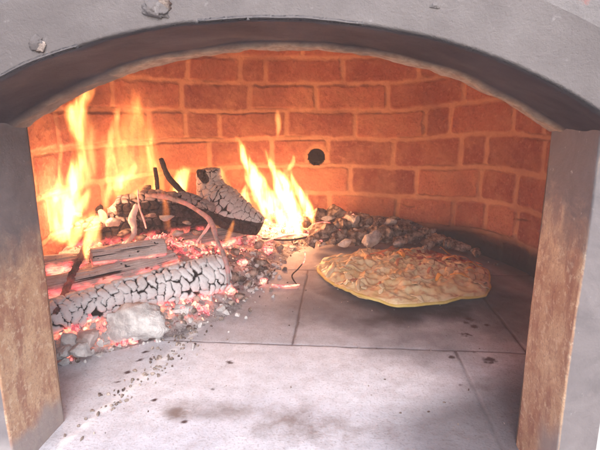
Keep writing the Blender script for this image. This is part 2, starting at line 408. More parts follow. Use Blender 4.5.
# -- steel door jambs: rusty reveal plus painted front flange, as one bent plate
def jamb(sign, xin):
    prof = []                                       # (x, y) going front-outer -> front-inner -> back-inner -> back outer
    yn, yf = .320, .391
    for t in np.linspace(0, 1, 12): prof.append((xin+sign*JW*(1-t), yn, 0))
    prof[-1] = (xin+sign*.0015, yn, .3); prof.append((xin+sign*.0003, yn+.0007, .7)); prof.append((xin, yn+.002, 1))
    for t in np.linspace(0, 1, 26)[1:]: prof.append((xin, yn+.002+(yf-yn-.002)*t, 1))
    prof.append((xin+sign*.0006, yf+.0012, 1)); prof.append((xin+sign*.004, yf+.0018, 1)); prof.append((xin+sign*JW, yf+.0018, 1))
    V = []; ru = []; ba = []
    zs_ = np.linspace(-.05, .290, 180)
    Pa = np.array(prof); x, y, r = [Pa[:, k][:, None] for k in range(3)]; z = zs_[None, :]
    n = fbm(x*30+3, y*30, z*22, 4)-.5; wave = .0008*np.sin(z*31+sign)
    V = np.stack([x+sign*(.0016*n+wave*.8)*np.where(r > .5, 1, .4), y+.0008*n, z+0*x], -1).reshape(-1, 3)
    v = sstep(.24, .10, z)*.95+.12 if sign < 0 else sstep(.27, .14, z)*.85+.10
    ru = np.where(r < .5, .02+.25*sstep(.0, .006, JW-np.abs(x-xin))*(r > 0), v+0*x).ravel()
    if sign < 0: foot = sstep(.040, .015, z+.06*n)
    else: foot = np.where(r > .5, sstep(.060, .035, z+(.040*n)-(.5*(yf-y)-.012))*sstep(.36, .340, y), 0)
    ba = (foot*.8+0*x).ravel()
    o = part('door_jamb', V, grid_faces(len(prof), len(zs_)) if sign > 0 else grid_faces(len(prof), len(zs_))[:, ::-1], MS, True, {'rust': ru, 'bare': ba})
    return o
jl = jamb(-1, -.262); jl['label'] = 'left jamb, rusted orange in its lower half'
jr = jamb(1, .163); jr['label'] = 'right jamb with peeling grey paint and rust'

# lumps of mortar stuck on the arch
def lump(name, c, r, mat, seed=0, amp=.35, flat=(1, 1, 1), par=None, sub=3, fr=1.6):
    import bmesh
    bm = bmesh.new(); bmesh.ops.create_icosphere(bm, subdivisions=sub, radius=1)
    v = np.array([q.co for q in bm.verts]); f = [[w.index for w in q.verts] for q in bm.faces]; bm.free()
    n1 = fbm(v[:, 0]*fr+seed*3.1, v[:, 1]*fr+seed, v[:, 2]*fr, 3)-.5
    n2 = fbm(v[:, 0]*6+seed, v[:, 1]*6, v[:, 2]*6+seed, 3)-.5
    k = 1+amp*2*n1+amp*.5*n2
    # facet: clip by random planes
    rr = np.random.default_rng(seed)
    v = v*k[:, None]
    for _ in range(7):
        p = rr.normal(size=3); p /= np.linalg.norm(p); h = rr.uniform(.62, .9); d = v@p
        v = v-np.outer(np.maximum(d-h, 0)*.85, p)
    v = v*np.array(flat)*r
    if par is not None: return part(name, v+np.array(c), f, mat, True, par=par)
    return mesh_obj(name, v, f, mat, None, True, loc=None), v, f
ca = at_y(156, 9, YF); cb = at_y(41, 47, YF)
for (c_, r_, sd) in ((ca, .0085, 3), (at_y(165, 4, YF), .005, 31), (cb, .0045, 5), (at_y(36, 43, YF), .0055, 6), (at_y(435, 6, YF), .003, 9)):
    lump('mortar_lump', c_, r_*.85, MKD if sd in (5, 31) else MC, sd, .55, (1, .5, .9), par=oven, sub=4, fr=3.2)

# ------------------------------------------------------------------ hearth floor (tiles + fill), one sheet
def seg(px0, py0, px1, py1): a, b = at_z(px0, py0), at_z(px1, py1); return a, b
nxg, nyg = 560, 640
gx_ = np.linspace(-.55, .55, nxg); gy_ = np.concatenate([np.linspace(-.05, .30, 60)[:-1], np.linspace(.30, 1.26, nyg-59)])
GX, GY = np.meshgrid(gx_, gy_, indexing='ij')
wx = GX+.0016*(fbm(GX*30, GY*30, 2, 3)-.5)*2; wy = GY+.0016*(fbm(GX*30, GY*30, 9, 3)-.5)*2
rows = [-.08, .248, .566, .872, 1.178]
dj = np.minimum.reduce([np.abs(wy-r) for r in rows])
ri = np.searchsorted(rows, GY)
def jd(xs): return np.minimum.reduce([np.abs(wx-x) for x in xs])
dfront = jd([.150, .47, -.5]); d2 = jd([-.0555, .238, -.349, .531]); d3 = jd([.08, .373, -.213])
dj = np.minimum(dj, np.where(GY < .566, dfront, np.where(GY < .872, d2, d3)))
gro = sstep(.0022, .0006, dj)
# the crooked seam on the left, full of ash
pa, pb = at_z(60, 448), at_z(200, 328)
tt = (GY-pa.y)/(pb.y-pa.y); lx = pa.x+(pb.x-pa.x)*tt+.003*(fbm(GY*20, 0*GY, 4, 3)-.5)
dl = np.abs(GX-lx); lm = sstep(.62, .58, GY)
dust = lm*sstep(.0060, .0022, dl+.012*(fbm(GX*85, GY*85, 1, 4)-.5))*(.35+.65*sstep(.38, .6, fbm(GX*160, GY*160, 3, 3)))
soot_shade = np.zeros_like(GX); warm = np.zeros_like(GX); spot = np.zeros_like(GX)
def blob(px, py, rx, ry, amt, arr, soft=.6, fr=16, seed=0, amp=.9):
    c = at_z(px, py)
    ex = at_z(px+rx, py)-c; ey = at_z(px, py-ry)-c
    q = np.hypot((GX-c.x)/ex.length, (GY-c.y)/ey.length)+amp*(fbm(GX*fr, GY*fr, seed, 4)-.5)
    arr[:] = np.maximum(arr, amt*sstep(1+soft*.5, 1-soft, q))
blob(415, 288, 125, 36, .95, soot_shade, .7, 14, 1)  # real soot around the pizza, with its shade painted in
blob(335, 303, 85, 22, .72, soot_shade, .9, 18, 2)
blob(430, 318, 60, 16, .50, soot_shade, .9, 18, 3)
blob(250, 305, 80, 25, .40, soot_shade, .9, 18, 13)
blob(505, 300, 70, 38, .85, soot_shade, .9, 14, 17); blob(408, 306, 100, 25, 1.0, soot_shade, .8, 22, 18); blob(340, 292, 50, 14, .85, soot_shade, .9, 22, 19)  # soot to the right; pizza's shade painted darker along its front edge
soot_shade = np.maximum(soot_shade, (.22+.30*(fbm(GX*12, GY*12, 5, 4)-.3))*sstep(.555, .575, GY)); soot_shade = np.maximum(soot_shade, .12*(.5+fbm(GX*14, GY*14, 6, 4))*sstep(.0, .012, lx-GX)*lm)
blob(310, 425, 60, 18, .75, warm, .9, 26, 4); blob(215, 410, 55, 10, .6, warm, .9, 26, 5); blob(178, 412, 20, 9, .9, warm, .7, 40, 6)
blob(380, 432, 30, 8, .55, warm, .9, 26, 15); blob(480, 385, 14, 7, .6, warm, .9, 26, 7)
soot_shade = np.maximum(soot_shade, .8*sstep(.96, 1.1, GY+.10*(fbm(GX*10, GY*10, 3, 3)-.5))*sstep(.05, .18, GX))
soot_shade = np.maximum(soot_shade, .75*sstep(.32, .25, np.hypot(GX-OX, GY-OY)*-1+.65)*sstep(0, .1, GX))
for (a, b, r) in ((468, 319, 4.5), (474, 326, 4), (465, 322, 3), (466, 334, 5), (491, 361, 7), (452, 357, 4), (460, 385, 2.2), (229, 362, 3.5), (154, 400, 3), (183, 422, 4), (502, 417, 2), (487, 325, 2.4), (115, 382, 3), (128, 372, 3), (140, 360, 3.4), (146, 352, 3), (474, 352, 2), (212, 389, 2)):
    blob(a, b, r, r*.42, 1, spot, .6, 230, a, 2.2)
hz_ = .0010*(fbm(GX*6, GY*6, 0, 3)-.5)-.0009*gro+.0006*dust+.0006*(fbm(GX*90, GY*90, 0, 3)-.5)
spot = np.maximum(spot, gro*.8*(1-.75*sstep(.566, .50, GY)*(np.abs(GX-.150) < .03)))
V = np.stack([GX, GY, hz_], -1).reshape(-1, 3)
fl = mesh_obj('floor', V, grid_faces(nxg, len(gy_)), MT, None, True, {'soot_shade': soot_shade.ravel(), 'warm': warm.ravel(), 'spot': spot.ravel(), 'dust': dust.ravel()})
fl['kind'] = 'structure'

# ------------------------------------------------------------------ ash bed (stuff): mound under the logs and along the back wall
out_px = [(30, 372), (62, 366), (100, 357), (140, 346), (178, 338), (206, 325), (232, 312), (252, 297), (270, 282), (282, 266), (296, 252), (312, 246), (345, 245), (400, 244), (450, 245), (490, 252), (520, 268)]
poly = np.array([[*at_z(a, b)[:2]] for a, b in out_px])
def edge_dist(x, y):
    """signed distance behind the outline (positive inside the ash)"""
    d = np.full(x.shape, 9.)
    for a, b in zip(poly[:-1], poly[1:]):
        ab = b-a; t = np.clip(((x-a[0])*ab[0]+(y-a[1])*ab[1])/(ab@ab), 0, 1); d = np.minimum(d, np.hypot(x-a[0]-ab[0]*t, y-a[1]-ab[1]*t))
    yb = np.interp(x, poly[:, 0], poly[:, 1]); return np.where(y > yb, d, -d)
bx = np.linspace(-.47, .36, 420); by = np.linspace(.44, 1.21, 400)
BX, BY = np.meshgrid(bx, by, indexing='ij')
def ash_h(x, y):
    e = edge_dist(x, y)
    left = sstep(.02, -.12, x)
    n = fbm(x*16, y*16, 1, 4)-.5; n2 = fbm(x*75, y*75, 4, 4)-.5
    wall = OR-np.hypot(x-OX, y-OY)                    # distance to the chamber wall
    e2 = e+.018*n
    hL = .030*sstep(0, .07, e2)+.035*sstep(.06, .22, e2)*sstep(.45, .8, y)
    hR = .020*sstep(.0, .06, e2)+.028*sstep(.13, .03, wall)*sstep(.0, .05, e2)*sstep(.33, .12, x)
    h = hL*left+hR*(1-left)
    return np.where(e2 > -.004, h+(.016*n+.012*n2)*sstep(0, .03, e2)-.0006, -.004), e2
HH, EE = ash_h(BX, BY)
V = np.stack([BX, BY, HH], -1).reshape(-1, 3); fc = grid_faces(len(bx), len(by))
cen = V[fc].mean(1); keep = (np.hypot(cen[:, 0]-OX, cen[:, 1]-OY) < OR+.004) & (EE.ravel()[fc].max(1) > -.006)
def glow_f(x, y, z=0):
    g = 0
    for (px, py, zz0, rr, am) in ((85, 325, .01, .075, 1), (150, 310, .01, .06, .7), (60, 300, .03, .06, .9), (110, 300, .03, .06, .8), (185, 248, .05, .05, 1), (150, 250, .05, .05, .8), (225, 250, .03, .04, .9), (232, 285, .02, .018, 1), (60, 235, .06, .07, 1), (190, 310, .01, .03, .8),
                             (255, 240, .03, .04, .7), (300, 228, .03, .04, .5), (240, 215, .05, .06, .8), (340, 222, .03, .03, .35)):
        p = at_z(px, py, zz0); g = np.maximum(g, am*np.exp(-((x-p.x)**2+(y-p.y)**2)/(rr*rr)))
    return g
gl = glow_f(BX, BY)*sstep(.008, .03, EE)
dark = sstep(.10, .28, BX)*.85*sstep(.8, .95, BY)
mesh_obj('ash_bed', V, fc[keep], MA, None, True, {'glow': gl.ravel(), 'dark': np.broadcast_to(dark, BX.shape).ravel()})
tag(D.objects['ash_bed'], 'bed of grey ash and glowing embers under the logs and along the back wall', 'ash', kind='stuff')
def ash_top(x, y): h, e = ash_h(np.array([x]), np.array([y])); return max(float(h[0]), 0.)

# crumbs: hundreds of tiny lumps, three kinds, each kind one 'stuff' object
import bmesh
def ico(sub):
    bm = bmesh.new(); bmesh.ops.create_icosphere(bm, subdivisions=sub, radius=1)
    v = np.array([q.co for q in bm.verts]); f = np.array([[w.index for w in q.verts] for q in bm.faces]); bm.free(); return v, f
IV, IF = ico(2)
def crumbs(name, pts, mat, label, cat):
    Vs = []; Fs = []; o = 0
    for (p, r) in pts:
        s = random.randint(0, 9999); v = IV.copy(); n = fbm(v[:, 0]*1.3+s, v[:, 1]*1.3, v[:, 2]*1.3, 2); v = v*(0.55+.9*n)[:, None]
        q = np.random.default_rng(s)
        for _ in range(4):
            a = q.normal(size=3); a /= np.linalg.norm(a); d = v@a; v = v-np.outer(np.maximum(d-.5, 0)*.9, a)
        v = v*q.uniform(.5, 1.3, 3)*r; Vs.append(v+np.array(p)); Fs.append(IF+o); o += len(v)
    ob = mesh_obj(name, np.concatenate(Vs), np.concatenate(Fs), mat, None, False); return tag(ob, label, cat, kind='stuff')
def scatter(n, test, rmin, rmax, zoff=.3):
    res = []; k = 0
    while len(res) < n and k < n*60:
        k += 1; x = random.uniform(-.46, .36); y = random.uniform(.44, 1.2)
        if np.hypot(x-OX, y-OY) > OR-.015: continue
        pr = test(x, y)
        if random.random() > pr: continue
        r = rmin*(rmax/rmin)**(random.random()**1.6); res.append(((x, y, ash_top(x, y)+r*zoff), r))
    return res
ed1 = lambda x, y: float(edge_dist(np.array([x]), np.array([y]))[0])
crumbs('ash_flakes', scatter(1300, lambda x, y: (1 if -.0 < ed1(x, y) else .25*math.exp(ed1(x, y)/.012))*(1 if x < .05 else .5), .0014, .0065), MK, 'loose pale ash flakes and crumbs strewn over the ember bed', 'ash')
crumbs('coal_crumbs', scatter(1000, lambda x, y: (1 if 0 < ed1(x, y) else .12*math.exp(ed1(x, y)/.012)), .0014, .007), MKD, 'small dark coal crumbs strewn over the ash bed', 'coal')
crumbs('ember_crumbs', scatter(620, lambda x, y: float(glow_f(np.array([x]), np.array([y]))[0])**1.5 if ed1(x, y) > .004 else 0, .0018, .0075), ME, 'small glowing pink and orange embers between the logs', 'embers')

def seam_pts(n):
    res = []
    for _ in range(n):
        t = random.random()**.6; x = pa.x+(pb.x-pa.x)*t+random.gauss(0, .011); y = pa.y+(pb.y-pa.y)*t+random.gauss(0, .006); r = random.uniform(.0007, .0028); res.append(((x, y, r*.25), r))
    return res
crumbs('floor_crumbs', seam_pts(150)+[((random.uniform(-.2, .22), random.uniform(.40, .95), .0004), random.uniform(.0005, .0016)) for _ in range(120)], MKD, 'dark and grey crumbs scattered on the floor tiles along the ash-filled seam', 'crumbs')

# ------------------------------------------------------------------ logs
def tube(path, radii, nseg, ncirc, up=Vector((0, 0, 1))):
    """smooth path sampling; returns centre, tangent frame"""
    P = np.array(path, float); n = len(P); t0 = np.linspace(0, 1, n); tt = np.linspace(0, 1, nseg)
    def cr(vals):
        vals = np.array(vals, float); out = []
        for t in tt:
            s = min(t*(n-1), n-1-1e-9); i = int(s); u = s-i
            p0, p1, p2, p3 = vals[max(i-1, 0)], vals[i], vals[min(i+1, n-1)], vals[min(i+2, n-1)]
            out.append(.5*((2*p1)+(-p0+p2)*u+(2*p0-5*p1+4*p2-p3)*u*u+(-p0+3*p1-3*p2+p3)*u**3))
        return np.array(out)
    c = cr(P); r = cr(radii); T = np.gradient(c, axis=0); T /= np.linalg.norm(T, axis=1)[:, None]
    U = np.array(up)[None, :]-T*(T@np.array(up))[:, None]; U /= np.linalg.norm(U, axis=1)[:, None]; W = np.cross(T, U)
    Ls = np.concatenate([[0], np.cumsum(np.linalg.norm(np.diff(c, axis=0), axis=1))])
    return c, T, U, W, r, Ls
def log(name, label, cat, path, radii, mat, cell=(.016, .013), crackw=.16, crackd=.0045, burn=None, glow=None, nseg=260, ncirc=170, flat=1., rough=.12, group=None, grain=0., seed=0, up=Vector((0, 0, 1)), par=None, hollow=None):
    c, T, U, W, r, Ls = tube(path, radii, nseg, ncirc, up)
    ang = np.linspace(0, 2*math.pi, ncirc, endpoint=False)
    A, S = np.meshgrid(ang, Ls, indexing='xy')       # shape (nseg, ncirc)
    rm = float(np.mean(r)); ca, sa = np.cos(A), np.sin(A)
    big = fbm(ca*1.1+seed, sa*1.1, S/rm*.5, 3)-.5; med = fbm(ca*3+seed, sa*3, S/rm*1.6, 4)-.5
    nw = int(round(2*math.pi*rm/cell[1])); nw = max(nw, 4)
    wa = A/(2*math.pi)*nw; ws = S/cell[0]+.35*np.round(wa*.5) *0
    wob = .55*(fbm(ca*2.2, sa*2.2, S/cell[0]*.5+seed, 2)-.5)+.16*(fbm(ca*9, sa*9, S/rm*3+seed, 3)-.5)
    xx = ws+wob*1.4; yy_ = wa+.25*(fbm(ca*8+5, sa*8, S/rm*3+seed, 3)-.5)
    # wrap the cell grid around the log
    xi, yi = np.floor(xx).astype(int), np.floor(yy_).astype(int)
    f1 = np.full(A.shape, 9.); f2 = np.full(A.shape, 9.); cid = np.zeros(A.shape)
    for a in (-1, 0, 1):
        for b in (-1, 0, 1):
            cx, cy = xi+a, yi+b; cw = cy % nw
            h1 = _P[((cx*73856093) ^ (cw*19349663) ^ (seed*777+11)) & 4095]; h2 = _P[((cx*83492791) ^ (cw*29349667) ^ (seed*991+5)) & 4095]
            d = np.maximum(np.abs(cx+.5+(h1-.5)*.8-xx), np.abs(cy+.5+(h2-.5)*.8-yy_))*.8+.2*np.hypot(cx+.5+(h1-.5)*.8-xx, cy+.5+(h2-.5)*.8-yy_)
            m = d < f1
            f2 = np.where(m, f1, np.minimum(f2, d)); cid = np.where(m, (h1*7.3+h2*3.1) % 1, cid); f1 = np.where(m, d, f1)
    cwv = crackw*(.45+1.7*sstep(.3, .75, fbm(ca*1.7+9, sa*1.7, S/rm*1.3+seed, 2)))
    ck = sstep(1, 0, (f2-f1)/cwv) if crackw > 0 else 0*A
    puff = .0014*sstep(0, .55, f2-f1)*(crackw > 0)*(crackd > .0025)
    gr = (fbm(ca*12+seed, sa*12, S/rm*.30, 4)-.5)*grain*2+puff
    if grain:
        fs = fbm(ca*9+seed, sa*9, S/rm*.22+3, 3); ck = np.maximum(sstep(.62, .70, fs), .8*sstep(.70, .76, fbm(ca*4, sa*4, S/rm*2.5+seed, 3)))
    rad = r[:, None]*(1+rough*2*big+rough*.9*med)+.0016*(cid-.5)*(crackw > 0)-crackd*ck+gr
    # close the ends with a slightly rounded, cracked face
    pos = c[:, None, :]+(U[:, None, :]*(ca*flat)[..., None]+W[:, None, :]*sa[..., None])*rad[..., None]
    capn = 14; rows_ = [pos]; atc = [ck]; att = [cid]; rr_ = [np.ones(A.shape)]
    def cap(i, sgn):
        out = []; o2 = []; o3 = []
        for k in range(1, capn+1):
            q = 1-k/capn; bul = .16*math.sqrt(max(0, 1-q*q))
            hd = -hollow[1]*float(sstep(.62, .40, q)) if (hollow and ((sgn < 0) == (hollow[0] == 0))) else 0
            n_ = fbm(ca[i]*q*3+seed, sa[i]*q*3, 5+sgn, 3)-.5
            pt = c[i]+(U[i]*(ca[i]*flat)[:, None]+W[i]*sa[i][:, None])*(rad[i]*q)[:, None]+T[i]*(sgn*(r[i]*bul+hd+.004*n_))[:, None]
            out.append(pt); o2.append(np.full(ncirc, 1.*(q < .5) if hd else 0.)); o3.append(cid[i]*q)
        return np.array(out), np.array(o2), np.array(o3)
    c0, k0, t0_ = cap(0, -1); c1, k1, t1_ = cap(nseg-1, 1)
    allp = np.concatenate([c0[::-1], pos, c1]); ac = np.concatenate([k0[::-1], ck, k1]); at_ = np.concatenate([t0_[::-1], cid, t1_])
    nt = len(allp); V = allp.reshape(-1, 3)
    fc = grid_faces(ncirc, nt, True)                 # needs (ncirc, nt) order
    Vt = allp.transpose(1, 0, 2).reshape(-1, 3); act = ac.T.ravel(); att_ = at_.T.ravel()
    Nz = ((allp-np.concatenate([np.repeat(c[:1], capn, 0), c, np.repeat(c[-1:], capn, 0)])[:, None, :])).transpose(1, 0, 2).reshape(-1, 3)
    Nn = Nz/np.maximum(np.linalg.norm(Nz, axis=1), 1e-6)[:, None]
    bu = burn(Vt, Nn) if burn else np.zeros(len(Vt))
    g = glow(Vt, Nn) if glow else np.zeros(len(Vt))
    base = np.array([c[:, 0].mean(), c[:, 1].mean(), (c[:, 2]-r).min()])
    if par is not None:
        loc = np.array(par.location); o = mesh_obj(name, Vt-loc, fc, mat, par, True, {'crack': act, 'burn': bu, 'glow': g, 'tone': att_})
        return o
    o = mesh_obj(name, Vt, fc, mat, None, True, {'crack': act, 'burn': bu, 'glow': g, 'tone': att_}, loc=base)
    return tag(o, label, cat, group)

# 1 front log, white blocks of ash over charcoal
low = lambda a, b: (lambda V, N: sstep(a, b, N[:, 2]))
log('charred_log', 'thick front log crusted in cracked white ash blocks', 'log',
    [at_z(38, 322, .036), at_z(95, 306, .038), at_z(150, 291, .040), at_z(200, 279, .041), at_z(221, 273, .042)], [.022, .025, .027, .031, .029], MCH,
    cell=(.0125, .024), crackw=.13, crackd=.005, burn=lambda V, N: sstep(-.2, -.8, N[:, 2])*.5+.3*sstep(.02, .0, np.abs(V[:, 0]+.262)), glow=lambda V, N: sstep(-.35, -.8, N[:, 2]), seed=3, rough=.07)
# 2 split logs lying behind it
log('split_log', 'pinkish grey split log lying behind the white ash log', 'log',
    [at_z(34, 292, .055), at_z(90, 280, .058), at_z(140, 268, .060), at_z(172, 259, .060)], [.019, .020, .020, .017], MCP,
    cell=(.05, .02), crackw=0, crackd=.002, burn=lambda V, N: .05+0*V[:, 0], glow=lambda V, N: sstep(.5, -.5, N[:, 2]), flat=.8, grain=.004, seed=5)
log('split_log', 'smooth grey split log with a sawn right end, on top behind the ash log', 'log',
    [at_z(92, 257, .085), at_z(130, 252, .085), at_z(163, 247, .085)], [.014, .016, .016], MCP,
    cell=(.05, .02), crackw=0, crackd=.002, burn=lambda V, N: .05+0*V[:, 0], glow=lambda V, N: sstep(-.2, -.7, N[:, 2])*.7, flat=.85, grain=.003, seed=6)
log('split_log', 'pale split billet end beside the left jamb', 'log',
    [at_z(26, 268, .075), at_z(58, 264, .075), at_z(84, 259, .072)], [.016, .017, .012], MCP,
    cell=(.05, .02), crackw=0, crackd=.002, burn=lambda V, N: .05+0*V[:, 0], glow=lambda V, N: sstep(.6, -.3, N[:, 2]), flat=.8, grain=.004, seed=8)
# 3 dark logs at the back of the stack
log('burnt_log', 'blackened log at the back of the stack under the wispy flames', 'log',
    [at_z(62, 238, .075), at_z(110, 232, .080), at_z(160, 226, .082), at_z(208, 222, .078)], [.028, .032, .031, .026], MCD,
    cell=(.014, .013), crackw=.2, crackd=.004, burn=lambda V, N: .62-.55*sstep(.5, .95, N[:, 2]), glow=lambda V, N: sstep(.1, -.5, N[:, 2])*.8, seed=9, rough=.14)
log('burnt_log', 'ash-topped dark log resting highest on the stack beside the upright stub', 'log',
    [at_z(118, 207, .13), at_z(150, 203, .135), at_z(192, 206, .125), at_z(212, 212, .115)], [.018, .022, .020, .015], MCD,
    cell=(.013, .012), crackw=.18, crackd=.0035, burn=lambda V, N: .66-.75*sstep(.1, .7, N[:, 2]), seed=11, rough=.2)
log('burnt_log', 'dark log end sticking out at far left behind the tall flame', 'log',
    [at_z(30, 232, .09), at_z(58, 222, .10), at_z(98, 212, .105)], [.022, .024, .020], MCD,
    cell=(.014, .012), crackw=.2, crackd=.004, burn=lambda V, N: .7+0*V[:, 0], glow=lambda V, N: .9*sstep(.3, -.3, N[:, 2]), seed=12, rough=.2)
log('burnt_log', 'low grey log under the upright stub, glowing beneath', 'log',
    [at_z(172, 246, .045), at_z(210, 240, .047), at_z(252, 232, .045)], [.020, .022, .017], MCD,
    cell=(.05, .02), crackw=0, crackd=.002, burn=lambda V, N: .25+0*V[:, 0], glow=lambda V, N: sstep(.25, -.3, N[:, 2]), seed=14, rough=.12, grain=.003)
# 4 the upright stub with a hollow top
Y4 = .93
log('stub_log', 'upright cracked ash stub with a dark hollow top and black foot', 'log',
    [at_y(208, 170, Y4), at_y(210, 184, Y4), at_y(217, 199, Y4-.005), at_y(236, 215, Y4-.01), at_y(260, 226, Y4-.01)], [.022, .026, .037, .035, .020], MCH,
    cell=(.0125, .0155), crackw=.09, crackd=.003, seed=21, rough=.08, up=Vector((0, -1, .2)), hollow=(0, .012),
    burn=lambda V, N: np.maximum(sstep(.0, .010, (at_y(213, 203, Y4).z-V[:, 2])-(V[:, 0]-at_y(213, 203, Y4).x)*.30+.010*(fbm(V[:, 0]*60, V[:, 2]*60, 1, 3)-.5)),
    1.3*sstep(1.25, .75, np.hypot((V[:, 0]-at_y(206, 176, Y4).x+.5*(V[:, 2]-at_y(206, 176, Y4).z))/.012, (V[:, 2]-at_y(206, 173, Y4).z)/.017)+.5*(fbm(V[:, 0]*90, V[:, 2]*90, 1, 3)-.5))*(V[:, 1] < Y4)))

# 5 sticks and twigs
def stick(name, label, pts, radii, mat, group=None, cat='twig', glow=0., burn=.5, seed=0, rough=.12, crackw=.0, cell=(.01, .006)):
    return log(name, label, cat, pts, radii, mat, cell=cell, crackw=crackw, crackd=.0008, burn=lambda V, N: burn+0*V[:, 0], glow=lambda V, N: glow+0*V[:, 0], nseg=90, ncirc=16, rough=rough, group=group, seed=seed)
stick('branch', 'charred black twig slanting down in front of the left flame', [at_z(87, 242, .085), at_z(78, 262, .08), at_z(67, 288, .062), at_z(55, 313, .05)], [.0035, .0048, .0048, .003], MCD, burn=.75, seed=31, crackw=.2, glow=.06, rough=.25)
stick('branch', 'long pinkish grey branch curving down from the stub over the front log', [at_y(146, 195, .80), at_y(170, 198, .80), at_y(192, 207, .79), at_y(210, 221, .77), at_y(217, 240, .74), at_y(226, 262, .70), at_y(229, 284, .67)], [.0032, .0044, .0036, .0046, .0034, .0036, .002], MCD, burn=.42, seed=32, glow=.12, rough=.3)
stick('twig', 'short pale side twig forking off the long branch', [at_y(211, 222, .77), at_y(204, 233, .76), at_y(195, 244, .75)], [.0028, .0024, .0014], MCP, burn=.1, seed=33, glow=.4)
stick('branch', 'dark upright twig leaning into the flame left of the stub', [at_y(161, 159, .86), at_y(168, 176, .865), at_y(180, 190, .87), at_y(196, 205, .87)], [.0045, .005, .0055, .004], MCD, burn=.8, seed=34, rough=.2)
stick('twig', 'short dark twig standing next to the leaning one', [at_y(155, 168, .86), at_y(157, 182, .86), at_y(158, 196, .86)], [.0034, .004, .0034], MCD, burn=.7, seed=35, rough=.2)
stick('twig', 'thin reddish twig standing up in the burnt logs', [at_y(138, 190, .78), at_y(139, 205, .775), at_y(144, 221, .77), at_y(146, 228, .77)], [.0013, .0015, .0014, .001], MCP, burn=.1, glow=1., seed=36)
stick('branch', 'pale ash-white stick piece leaning on the burnt logs', [at_y(137, 205, .78), at_y(132, 218, .77), at_y(134, 232, .765), at_y(126, 244, .76)], [.004, .0058, .0048, .003], MCH, burn=.30, seed=37, rough=.4)
stick('twig', 'thick dark twig lying across the foot of the centre flame', [at_z(248, 213, .05), at_z(270, 218, .048), at_z(292, 224, .04), at_z(306, 232, .03)], [.004, .005, .005, .003], MCD, burn=.6, seed=38, rough=.2, glow=.3)
stick('twig', 'pinkish twig lying on the embers in front of the centre flame', [at_z(262, 243, .028), at_z(285, 236, .03), at_z(305, 235, .028), at_z(322, 241, .02)], [.0024, .003, .003, .002], MCP, burn=.2, glow=.8, seed=39)
stick('twig', 'thin dark twig reaching towards the pizza', [at_z(255, 238, .030), at_z(290, 240, .028), at_z(318, 234, .03), at_z(333, 229, .03)], [.0018, .0022, .002, .0014], MCD, burn=.7, seed=40)
stick('twig', 'curved glowing twig arching over coals right of the centre flame', [at_z(302, 230, .03), at_z(315, 224, .045), at_z(328, 223, .046), at_z(340, 230, .03)], [.002, .0024, .0024, .0016], MCP, burn=.1, glow=1., seed=41)
stick('ember_twig', 'glowing pink twig lying flat on the floor tile', [at_z(272, 285, .003), at_z(284, 286, .003), at_z(299, 285, .004)], [.0016, .002, .0016], ME, seed=42)
stick('twig', 'thin burnt twig curling up from the floor, its tip glowing', [at_z(297, 285, .004), at_z(292, 276, .006), at_z(298, 269, .010), at_z(304, 262, .016)], [.0012, .0013, .0012, .0009], MCD, burn=.9, seed=43)
stick('ember_twig', 'small glowing pink tip left of the pizza', [at_z(303, 264, .016), at_z(305, 258, .02), at_z(305, 252, .024)], [.0012, .0015, .0012], ME, seed=44)

# 6 lumps of ash and coal as things
lv, lf = ico(4); mv, mf = ico(3)
def rock(name, label, cat, px, py, rpx, mat, seed, flat=(1, 1, .75), rot=0, group=None, z=None, fine=False, ang=.5):
    v0, f0 = (lv, lf) if (fine or rpx > 7) else (mv, mf)
    p = at_z(px, py, 0.02); p = at_z(px, py, ash_top(p.x, p.y)+.008) if z is None else at_z(px, py, z)
    r = rpx*p.length/F*1.03
    q = np.random.default_rng(seed); v = v0.copy()
    v = v*np.array([q.uniform(.9, 1.5), q.uniform(.7, 1.0), q.uniform(.5, .95)]) if not fine else v
    for _ in range(13):
        a = q.normal(size=3); a /= np.linalg.norm(a); d = v@a; h = q.uniform(.42, .82); v = v-np.outer(np.maximum(d-h, 0)*.97, a)
    n1 = fbm(v[:, 0]*1.6+seed, v[:, 1]*1.6, v[:, 2]*1.6, 3)-.5
    n2 = 1-2*np.abs(2*fbm(v[:, 0]*2.4+seed, v[:, 1]*2.4, v[:, 2]*2.4, 3)-1); n3 = fbm(v[:, 0]*9+seed, v[:, 1]*9, v[:, 2]*9, 4)-.5; v = v*(1.12+.5*n1+.16*n2+.30*n3)[:, None]
    rm_ = np.linalg.qr(q.normal(size=(3, 3)))[0] if not fine else np.eye(3); rm_ = rm_*np.sign(np.linalg.det(rm_)); v = v@rm_.T
    if fine: v[:, 2] += .10*np.floor(fbm(v[:, 0]*2, v[:, 1]*2, seed, 3)*7)/7
    c_, s_ = math.cos(rot), math.sin(rot); v = v*np.array(flat)*r; v = v@np.array([[c_, s_, 0], [-s_, c_, 0], [0, 0, 1]])
    o = mesh_obj(name, v, f0, mat, None, True); o.location = p
    return tag(o, label, cat, group)
rock('ash_lump', 'largest pale flaky ash lump in front of the white log', 'ash lump', 137, 325, 27, MK, 51, (1.15, .75, .62), .35, z=.02, fine=True)
rock('ash_lump', 'angular white ash lump beside the left jamb foot', 'ash lump', 68, 342, 12, MK, 52, (1, .8, .8), .2, z=.018, fine=True)
rock('ash_lump', 'slanting pale wood shard in the pink embers by the left jamb', 'ash lump', 86, 338, 14, MCP, 53, (1.2, .6, .6), -.5, z=.02, fine=True)
rock('ash_lump', 'small cream ash lump in front of the slanting shard', 'ash lump', 80, 352, 10, MK, 54, z=.014, fine=True)
rock('ash_lump', 'lowest small ash lump touching the left jamb', 'ash lump', 63, 353, 9, MK, 55, z=.012)
rock('ash_lump', 'grey ash lump at the right end of the largest one', 'ash lump', 178, 312, 12, MK, 56, z=.014)
